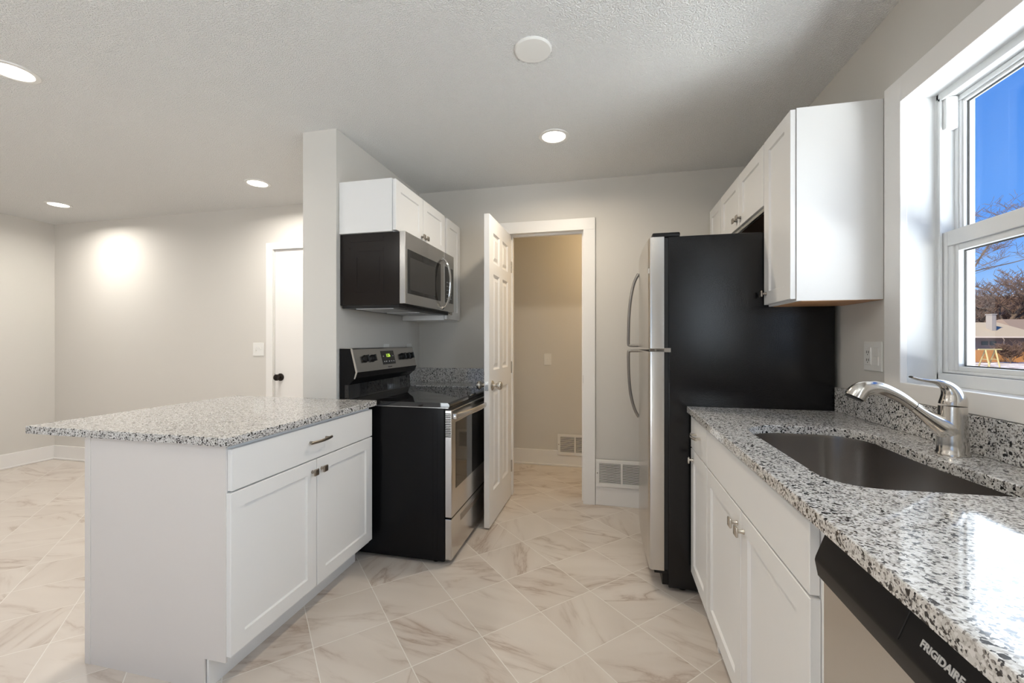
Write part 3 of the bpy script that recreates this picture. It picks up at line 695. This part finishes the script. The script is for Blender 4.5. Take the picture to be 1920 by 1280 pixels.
# countertop with the sink cut-out
def round_poly(pts, rads, seg=8):
    out = []; n = len(pts)
    for i in range(n):
        p = Vector(pts[i]); a = Vector(pts[i - 1]); b = Vector(pts[(i + 1) % n]); r = rads[i]
        da, db = (a - p).normalized(), (b - p).normalized(); th = da.angle(db); t = r / math.tan(th / 2)
        s, e_ = p + da * t, p + db * t
        c_ = p + (da + db).normalized() * (r / math.sin(th / 2))
        va, vb = s - c_, e_ - c_; tot = va.angle(vb)
        sg = 1 if va.x * vb.y - va.y * vb.x > 0 else -1
        for k in range(seg + 1):
            q = sg * tot * k / seg; out.append((c_.x + va.x * math.cos(q) - va.y * math.sin(q), c_.y + va.x * math.sin(q) + va.y * math.cos(q)))
    return out
hole = round_poly([(.482, 1.035), (.872, 1.045), (.850, 1.40), (.872, 1.735), (.482, 1.735)], [.085, .06, 1.2, .12, .15], 10)
def slab_with_hole(outer, hole, z0, z1):
    t = bmesh.new()
    def loop(pts, z):
        v = [t.verts.new((x, y, z)) for x, y in pts]; e_ = [t.edges.new((v[i], v[(i + 1) % len(v)])) for i in range(len(v))]; return v, e_
    ov, oe = loop(outer, z1); hv, he = loop(hole, z1)
    bmesh.ops.triangle_fill(t, edges=oe + he, use_beauty=True)
    top = list(t.faces)
    ret = bmesh.ops.extrude_face_region(t, geom=top)
    bmesh.ops.translate(t, vec=(0, 0, z0 - z1), verts=[g for g in ret['geom'] if isinstance(g, bmesh.types.BMVert)])
    bmesh.ops.recalc_face_normals(t, faces=t.faces)
    # eased edges along the top
    es = [ed for ed in t.edges if all(abs(v.co.z - z1) < 1e-6 for v in ed.verts) and len(ed.link_faces) == 2 and abs(ed.calc_face_angle(0) - PI / 2) < .3]
    bmesh.ops.bevel(t, geom=es, offset=.003, segments=2, profile=.5, affect='EDGES')
    return t
mb = MB(); mb.add(slab_with_hole([(.373, .245), (1.020, .245), (1.020, 2.150), (.373, 2.150)], hole, .881, .909))
solo('countertop', mb, M['granite'], 'long speckled granite countertop with the sink cut-out along the window wall', 'countertop')
mb = MB().box(.992, 1.020, .245, 2.150, .9095, 1.015, .002); solo('backsplash', mb, M['granite'], 'low granite backsplash strip under the window', 'backsplash')

sk = thing('sink', 'undermount stainless sink bowl in the right countertop', 'sink', (.67, 1.39, .66))
hc = Vector((.67, 1.385))
def scaled(pts, o, k=1.0): 
    r = []
    for x, y in pts:
        d = Vector((x, y)) - hc; d2 = d * k + d.normalized() * o; r.append((hc.x + d2.x, hc.y + d2.y))
    return r
mb = MB()
rs = [(scaled(hole, .022), .8795), (scaled(hole, .004), .8795), (scaled(hole, .003), .870), (scaled(hole, -.006), .72), (scaled(hole, -.014), .70), (scaled(hole, -.035), .688), (scaled(hole, -.06), .685), (scaled(hole, 0, .15), .681)]
mb.rings([[(x, y, z) for x, y in r] for r, z in rs], cap0=False, cap1=True); part('bowl', mb, M['sinksteel'], sk, 50)
mb = MB().lathe([(.055, 0), (.055, .004), (.042, .005), (.036, -.001), (0, -.001)], (.67, 1.385, .6815), (0, 0, 1)); part('drain', mb, M['chrome'], sk, 40)

fc = thing('faucet', 'brushed nickel single-lever kitchen faucet with pull-out spout behind the sink', 'faucet', (.926, 1.392, .909))
fy = 1.392
mb = MB().lathe([(.0355, 0), (.0355, .006), (.033, .010), (.0325, .03), (.031, .07), (.0295, .105), (.029, .134)], (.926, fy, .909), (0, 0, 1)); part('body', mb, M['faucet'], fc, 40)
sp_pts = smooth_path([(.935, .965, .030), (.910, .982, .030), (.885, .999, .0225), (.860, .1018 * 10, .0165), (.836, 1.038, .0138)], 6)
mb = MB().tube([(x, fy, z) for x, z, r in sp_pts], [r for x, z, r in sp_pts], 20, up=(0, 1, 0)); part('spout_arm', mb, M['faucet'], fc, 60)
sp_pts = smooth_path([(.8345, 1.0395, .0138), (.800, 1.066, .0152), (.765, 1.084, .0172), (.738, 1.089, .0195), (.715, 1.084, .0225), (.701, 1.073, .0248), (.693, 1.060, .0262)], 6)
mb = MB().tube([(x, fy, z) for x, z, r in sp_pts], [r for x, z, r in sp_pts], 20, up=(0, 1, 0)); sh = part('spray_head', mb, M['faucet'], fc, 60)
mb = MB().cyl((.6925, fy, 1.0605), (.6905, fy, 1.0565), .0225); part('aerator', mb, M['blackpl'], sh)
lv = smooth_path([(.926, 1.0455, .029, .029), (.927, 1.062, .0275, .0275), (.922, 1.082, .021, .022), (.910, 1.0985, .0135, .017), (.890, 1.1085, .0075, .0145), (.866, 1.112, .0052, .013), (.846, 1.1155, .0042, .0125), (.829, 1.121, .0028, .0095)], 6)
mb = MB().tube([(x, fy, z) for x, z, a, b in lv], [(b, a) for x, z, a, b in lv], 20, up=(0, 1, 0)); part('lever_handle', mb, M['faucet'], fc, 60)

# ------------------------------------------------------------------ wall plates, registers
def plate_x(name, label, cat, xw, out, y0, y1, z0, z1):
    t = thing(name, label, cat, (xw, (y0 + y1) / 2, z0)); a = sorted((xw, xw + out * .006)); part('cover_plate', MB().box(a[0], a[1], y0, y1, z0, z1, .003), M['plate'], t); return t
sw = plate_x('outlet_switch_plate', 'white double wall plate with outlet and rocker switch left of the window', 'outlet', 1.022, -1, 1.862, 1.978, 1.104, 1.220)
for (ya, yb) in ((1.928, 1.962),):
    mb = MB().box(1.013, 1.017, ya, yb, 1.128, 1.196, .001); part('receptacle', mb, M['plate'], sw)
    mb = MB()
    for z in (1.147, 1.178):
        for y in (1.939, 1.951): mb.box(1.0122, 1.0135, y - .0014, y + .0014, z - .005, z + .005)
        mb.box(1.0122, 1.0135, 1.9435, 1.9465, z - .012, z - .008)
    part('outlet_slots', mb, M['slot'], sw)
mb = MB().box(1.0125, 1.017, 1.880, 1.912, 1.128, 1.161, .001); mb.box(1.0145, 1.017, 1.880, 1.912, 1.163, 1.196, .001); part('rocker', mb, M['plate'], sw)
for y0, lab in ((2.635, 'white wall outlet above the range, nearer the camera'), (2.985, 'white wall outlet above the range, by the corner')):
    t = plate_x('wall_outlet', lab, 'outlet', -1.514, 1, y0, y0 + .072, 1.088, 1.204)
    part('receptacle', MB().box(-1.508, -1.505, y0 + .018, y0 + .054, 1.112, 1.180, .001), M['plate'], t)
def plate_y(name, label, cat, x0, x1, yw, z0, z1):
    t = thing(name, label, cat, ((x0 + x1) / 2, yw, z0)); part('cover_plate', MB().box(x0, x1, yw - .006, yw, z0, z1, .003), M['plate'], t); return t
t = plate_y('light_switch', 'white double light switch left of the closed dining room door', 'switch', -3.150, -3.034, 3.207, 1.090, 1.208)
for x in (-3.115, -3.069):
    mb = MB().box(x - .005, x + .005, 3.193, 3.202, 1.138 + (0.008 if x > -3.1 else 0), 1.160 + (0.008 if x > -3.1 else 0), .001); part('toggle', mb, M['plate'], t)
t = plate_y('light_switch', 'white single light switch on the hallway wall', 'switch', -.612, -.540, 4.125, .985, 1.100)
part('toggle', MB().box(-.581, -.571, 4.108, 4.120, 1.032, 1.052, .001), M['plate'], t)
def register(label, x0, x1, y, z0, z1, rows, bar):
    t = thing('wall_register', label, 'vent', ((x0 + x1) / 2, y, z0)); b = .026
    mb = MB(); mb.box(x0, x1, y - .010, y, z0, z0 + b, .002); mb.box(x0, x1, y - .010, y, z1 - b, z1, .002); mb.box(x0, x0 + b, y - .010, y, z0 + b, z1 - b, .002); mb.box(x1 - b, x1, y - .010, y, z0 + b, z1 - b, .002)
    for q in bar: mb.box(q - .007, q + .007, y - .010, y, z0 + b, z1 - b, .001)
    part('frame', mb, M['vent'], t)
    part('louvre_shade_back', MB().box(x0 + b, x1 - b, y - .0015, y, z0 + b, z1 - b), M['ventdark'], t)  # near-black sheet, the shade behind the louvres put in as colour
    mb = MB(); h = (z1 - z0 - 2 * b) / rows
    for k in range(rows):
        z = z0 + b + h * (k + .5); mb.prism([(y - .0095, z - h * .30), (y - .0085, z - h * .30), (y - .003, z + h * .12), (y - .004, z + h * .12)], 'x', x0 + b, x1 - b)
    part('louvres', mb, M['vent'], t)
    part('screw', MB().lathe([(.005, 0), (.0035, .002), (0, .002)], (x0 + .012, y - .010, (z0 + z1) / 2), (0, -1, 0), 12), M['pewter'], t)
register('white wall register between the doorway and the refrigerator', -.084, .30, 3.192, .142, .342, 15, (.104,))
register('white wall register low on the hallway wall', -.475, -.12, 4.110, .112, .315, 13, (-.305,))

# ------------------------------------------------------------------ ceiling lights
def can_light(x, y, label, watts, col=(1.0, .955, .89)):
    t = thing('recessed_light', label, 'ceiling light', (x, y, 2.44), group=None)
    mb = MB().rings([[(x + r * math.cos(2 * PI * k / 40), y + r * math.sin(2 * PI * k / 40), z) for k in range(40)] for r, z in ((.090, 2.4400), (.088, 2.4355), (.070, 2.4345), (.066, 2.4400))], closed=True)
    part('trim_ring', mb, M['plate'], t, 50)
    mb = MB().lathe([(.068, 0), (.068, .002), (0, .0021)], (x, y, 2.4395), (0, 0, -1), 32); part('lens', mb, M['lens'], t)
    l = add_light('lamp', 'AREA', (x, y, 2.432), watts, col, shape='DISK', size=.13, spread=math.radians(165))
    l.parent = t; l.location = (0, 0, -.009)
    return t
W = 12
can_light(-2.62, 1.345, 'recessed ceiling light nearest the camera at the left edge of the photo', W)
can_light(-4.768, 2.745, 'recessed ceiling light at far left above the dining room corner', W)
can_light(-2.63, 2.716, 'recessed ceiling light just left of the stub wall', W)
can_light(-.31, 2.486, 'recessed ceiling light in the kitchen near the doorway', W * .8, (1.0, .87, .69))
can_light(-.31, .35, 'added recessed kitchen ceiling light outside the view, warming the cabinets', W * .5, (1.0, .87, .69))  # unseen lamp added to warm the cabinet fronts
for x, y in ((-4.768, 1.345), (-2.62, -.9), (-4.768, -.9)): can_light(x, y, 'recessed dining room ceiling light behind the camera, outside the view', W * .4).__setitem__('group', 'ceiling lights outside the view')
mb = MB().lathe([(.078, 0), (.078, .004), (.072, .008), (.02, .0095), (0, .0095)], (-.303, 1.727, 2.44), (0, 0, -1), 48)
solo('blank_ceiling_cover', mb, M['plate'], 'round white blank cover on the kitchen ceiling', 'ceiling cover', smooth=30)
t = thing('flush_light', 'warm ceiling lamp hidden inside the hallway to the right of the doorway', 'ceiling light', (.35, 3.75, 2.44))
part('canopy', MB().lathe([(.10, 0), (.10, .02), (.03, .03), (0, .03)], (.35, 3.75, 2.44), (0, 0, -1)), M['nickel'], t, 40)
part('shade', MB().lathe([(.085, .02), (.10, .05), (.09, .09), (.05, .115), (0, .12)], (.35, 3.75, 2.44), (0, 0, -1)), emit('warm_glass_shade', (1, .75, .4), 3.0), t, 60)
l = add_light('hall_lamp', 'POINT', (.35, 3.75, 2.25), 13, (1.0, .72, .38), shadow_soft_size=.08); l.parent = t; l.location = (0, 0, -.2)

# ------------------------------------------------------------------ outdoors (frame: a = to the right, b = away, rotated with the street)
YAW = .22355
def out_pos(a, b, z=0): return (a * math.cos(YAW) - b * math.sin(YAW), a * math.sin(YAW) + b * math.cos(YAW), z)
GZ = -1.1
M['bark'] = simple('grey_brown_bark', (.105, .075, .055), .9, bump=.5, bscale=20, bdist=.01)
M['twig'] = simple('reddish_brown_twigs', (.15, .095, .07), .9)
M['shingle'] = simple('tan_shingles', (.36, .30, .22), .9, bump=.4, bscale=6, bdist=.02)
M['brick'] = simple('mauve_grey_brick', (.17, .13, .125), .9, bump=.3, bscale=12, bdist=.01)
M['fence'] = simple('orange_cedar_boards', (.42, .20, .07), .8, bump=.3, bscale=5, stretch=(8, 8, .5))
M['chimney'] = simple('pale_chimney_stone', (.27, .25, .245), .9)
M['wood'] = simple('weathered_yellow_timber', (.42, .36, .18), .8)
m, t, b = new_mat('patchy_snow_and_grass'); g = N(t, 'NewGeometry'); n1 = N(t, 'TexNoise'); n1.inputs['Scale'].default_value = .9; n1.inputs['Detail'].default_value = 5
t.links.new(g.outputs['Position'], n1.inputs[0]); t.links.new(ramp(t, n1.outputs[0], [(.44, (.25, .17, .11)), (.52, (.80, .76, .74))]), b.inputs['Base Color']); setv(b, Roughness=.9); M['snow'] = m
mb = MB().box(1.6, 220, -60, 260, GZ - .2, GZ); gr = struct('yard_ground', mb, M['snow'], 'snow patched yard outside the window'); gr['category'] = 'ground'
def oroot(name, label, cat, a, b, z=GZ, group=None): return thing(name, label, cat, out_pos(a, b, z), YAW, group)
# house
hs = oroot('house', 'low tan-roofed brick house with chimney beyond the wooden fence', 'house', 64.6, 60)
def H(z): return z - GZ
mb = MB().box(-13, 5.8, 0, 9, 0, H(1.86)); part('wall', mb, M['brick'], hs, raw=True)
mb = MB().rings([[(-14, -.9, H(1.75)), (11.2, -.9, H(1.75)), (11.2, 10, H(1.75)), (-14, 10, H(1.75))], [(-14, -.9, H(1.92)), (11.2, -.9, H(1.92)), (11.2, 10, H(1.92)), (-14, 10, H(1.92))], [(-14, 4.4, H(4.15)), (10.0, 4.4, H(4.15)), (10.0, 4.7, H(4.15)), (-14, 4.7, H(4.15))]]); part('roof', mb, M['shingle'], hs, raw=True)
mb = MB().rings([[(10.2, 1.5, H(1.75)), (26, 1.5, H(1.75)), (26, 12, H(1.75)), (10.2, 12, H(1.75))], [(10.2, 1.5, H(1.95)), (26, 1.5, H(1.95)), (26, 12, H(1.95)), (10.2, 12, H(1.95))], [(13.2, 6.5, H(4.75)), (19, 6.5, H(4.75)), (19, 7, H(4.75)), (13.2, 7, H(4.75))]]); part('side_roof', mb, simple('brown_grey_shingles', (.22, .165, .13), .9), hs, raw=True)
mb = MB().box(5.8, 10.6, 1.8, 8.5, 0, H(1.8)); mb.box(10.6, 25, 2.4, 11, 0, H(1.8)); part('side_wing_wall', mb, M['brick'], hs, raw=True)
mb = MB().box(5.5, 6.15, 1.2, 2.0, H(2.3), H(5.2), .02); mb.box(5.43, 6.22, 1.13, 2.07, H(5.12), H(5.26), .01); part('chimney', mb, M['chimney'], hs, raw=True)
for xw in (2.6, 3.8): part('house_window', MB().box(xw, xw + .9, -.06, .05, H(.7), H(1.25), .01), M['ovenglass'], hs, raw=True)
mb = MB().box(-14, 11.2, -1.0, -.9, H(1.74), H(1.93)); part('gutter', mb, simple('cream_gutter', (.6, .52, .45), .6), hs, raw=True)
mb = MB().tube([(4.6, -.9, H(1.75)), (5.3, -.5, H(1.45)), (5.7, -.1, H(1.25)), (5.7, -.1, 0)], .05, 8); part('downspout', mb, simple('cream_downspout', (.6, .5, .42), .6), hs, raw=True)
# fence
fn = oroot('wooden_fence', 'orange cedar board fence at the far end of the snowy yard', 'fence', 50, 46)
mb = MB(); rnd = random.Random(4)
for i in range(420):
    x = -8 + i * .15 * 1.35; mb.box(x, x + .185, 0, .025, .05, 1.42 + rnd.uniform(-.02, .02), .004, 1)
part('board_panel', mb, M['fence'], fn, raw=True)
mb = MB(); mb.box(-8, 77, .03, .08, .35, .45); mb.box(-8, 77, .03, .08, 1.1, 1.2); part('rail', mb, M['fence'], fn, raw=True)
for i in range(26): part('post', MB().box(-8 + i * 3.4, -7.9 + i * 3.4, .03, .13, 0, 1.5, .01), M['fence'], fn, raw=True)
# swing frame
sw_ = oroot('swing_frame', 'yellow timber swing set frame standing in the snow before the fence', 'swing set', 39.4, 34.5)
part('top_beam', MB().box(-1.0, .9, -.06, .06, 1.62, 1.72, .01), M['wood'], sw_, raw=True)
for x in (-.42, .4):
    part('leg', MB().tube([(x, 0, 1.66), (x - .62, -.9, 0)], .05, 8), M['wood'], sw_, raw=True)
    part('leg', MB().tube([(x, 0, 1.66), (x + .35, .9, 0)], .05, 8), M['wood'], sw_, raw=True)
    part('cross_bar', MB().tube([(x - .3, -.43, .85), (x + .17, .43, .85)], .035, 8), M['wood'], sw_, raw=True)
# trees
def tree_mesh(seed, height, spread, levels, nb_, r0, up=.25, trunk_frac=.3, rmin=.02, limbs=None):
    rnd = random.Random(seed); trunk, twigs = MB(), MB()
    TV, TF = [], []
    def thin(pts, rad):
        b0 = len(TV)
        for i, p in enumerate(pts):
            d = (pts[min(i + 1, len(pts) - 1)] - pts[max(i - 1, 0)]).normalized(); a = Vector((.3, .9, .2)).cross(d).normalized(); b = d.cross(a)
            for k in range(3): TV.append(p + (a * math.cos(2.094 * k) + b * math.sin(2.094 * k)) * rad[i])
        for i in range(len(pts) - 1):
            for k in range(3):
                q = (k + 1) % 3; TF.append((b0 + i * 3 + k, b0 + i * 3 + q, b0 + i * 3 + 3 + q, b0 + i * 3 + 3 + k))
    def kids(pts, dd, L, r, lev):
        if lev >= levels: return
        n = len(pts) - 1
        for i in range(nb_[min(lev, len(nb_) - 1)]):
            t_ = rnd.uniform(.3, 1.0) if lev else rnd.uniform(.1 if height < 4 else .55, 1.0); j = min(int(t_ * n), n - 1); pp = pts[j].lerp(pts[j + 1], t_ * n - j)
            ang = rnd.uniform(0, 2 * PI); side = Vector((math.cos(ang), math.sin(ang), 0)); nd = (dd * .55 + side * spread + Vector((0, 0, up))).normalized()
            branch(pp, nd, L * rnd.uniform(.5, .8), r * .5 * (1 - .3 * t_), lev + 1)
    def branch(p, d, L, r, lev):
        n = 5 if lev < 2 else 3; pts = [p]; q = p.copy(); dd = d.copy()
        for i in range(n):
            dd = (dd + Vector((rnd.uniform(-1, 1), rnd.uniform(-1, 1), rnd.uniform(-.6, .9) * .6)) * .25).normalized(); q = q + dd * (L / n); pts.append(q.copy())
        rad = [max(r * (1 - .55 * i / n), rmin) for i in range(n + 1)]
        if lev < 2: trunk.tube(pts, rad, 7)
        else: thin(pts, rad)
        kids(pts, dd, L, r, lev)
    if limbs:
        for pts, r, L in limbs:
            pts = [Vector(p) for p in smooth_path(pts, 4)]; n = len(pts) - 1
            trunk.tube(pts, [max(r * (1 - .6 * i / n), rmin) for i in range(n + 1)], 7)
            if L: kids(pts, (pts[-1] - pts[0]).normalized(), L, r * .7, 1)
    else:
        branch(Vector((0, 0, 0)), Vector((rnd.uniform(-.05, .05), rnd.uniform(-.05, .05), 1)), height * trunk_frac, r0, 0)
    me = bpy.data.meshes.new('t'); me.from_pydata([tuple(v) for v in TV], [], TF); twigs.bm.from_mesh(me); bpy.data.meshes.remove(me)
    return trunk, twigs
def tree(label, a, b, seed, height, spread=.8, levels=4, nb_=(5, 5, 5, 4), r0=.3, group=None, up=.25, tf=.3, rmin=.02, limbs=None):
    t = oroot('bare_tree', label, 'tree', a, b, group=group); k, s_ = tree_mesh(seed, height, spread, levels, nb_, r0, up, tf, rmin, limbs)
    part('trunk', k, M['bark'], t, raw=True); part('twigs', s_, M['twig'], t, raw=True); return t
BACK = 'bare trees behind the house'
tree('large bare tree with spreading crown rising behind the chimney', 84.8, 73, 11, 22, .95, 5, (6, 5, 5, 4, 3), .55, up=.35, tf=.36, rmin=.028)
proto = tree('hazy brown bare tree in the line behind the house', 92.5, 84, 5, 17, .42, 4, (14, 9, 8, 7), .25, group=BACK, tf=.34, rmin=.04)
for i, (a, b) in enumerate(((101.5, 84), (107, 97), (117, 97), (121, 111), (131.5, 111))):
    c_ = copy_tree(proto); c_.location = out_pos(a, b, GZ); c_.rotation_euler = (0, 0, i * 1.7); c_.scale = (1, 1, .9 + .1 * (i % 4))
for i, (a, b) in enumerate(((114, 74), (125, 66), (120, 54), (131, 42), (124, 30), (133, 18), (118, 8), (140, 60))):
    c_ = copy_tree(proto); c_.location = out_pos(a, b, GZ); c_.rotation_euler = (0, 0, i * 1.3); c_['label'] = 'bare brown tree along the yard edge outside the photo at right'; c_['group'] = 'bare trees outside the photo'
limbs = [([(0, 0, 0), (.05, 0, 3), (0, .1, 6), (-.1, 0, 10)], .17, 0),
         ([(0, 0, 4.6), (1.26, -.1, 5.62), (2.56, .2, 7.08), (4.05, .4, 8.2), (5.2, .5, 8.8)], .045, 1.5),
         ([(0, 0, 4.9), (1.26, .3, 5.36), (2.1, .4, 5.83), (4.05, .2, 6.3), (5.4, 0, 6.9)], .04, 1.5),
         ([(0, 0, 6.2), (1.3, .3, 7.2), (2.6, .4, 7.7), (3.9, .2, 7.9)], .03, 1.2),
         ([(0, 0, 5.2), (1.5, -.3, 6.3), (2.2, -.4, 7.6), (2.6, 0, 8.4)], .03, 1.1)]
tree('nearer bare tree reaching thin branches in from the left of the window', 21.0, 20.5, 23, 9.5, 1.0, 4, (6, 7, 5, 4), .16, rmin=.007, limbs=limbs)
bproto = None
for i, (a, b, h) in enumerate(((52.6, 44.2, 2.4), (55.6, 44.6, 3.0), (59.0, 44.5, 3.2))):
    if bproto is None:
        bproto = tree('leafless brown shrub in front of the cedar fence at right', a, b, 31, 3.6, 1.1, 4, (18, 8, 5, 4), .05, group='shrubs by the fence', up=.75, tf=.34, rmin=.014); bproto.scale = (1, 1, h / 2.6)
    else:
        c_ = copy_tree(bproto); c_.location = out_pos(a, b, GZ); c_.rotation_euler = (0, 0, i * 2.1); c_.scale = (1.05, 1.05, h / 2.6)
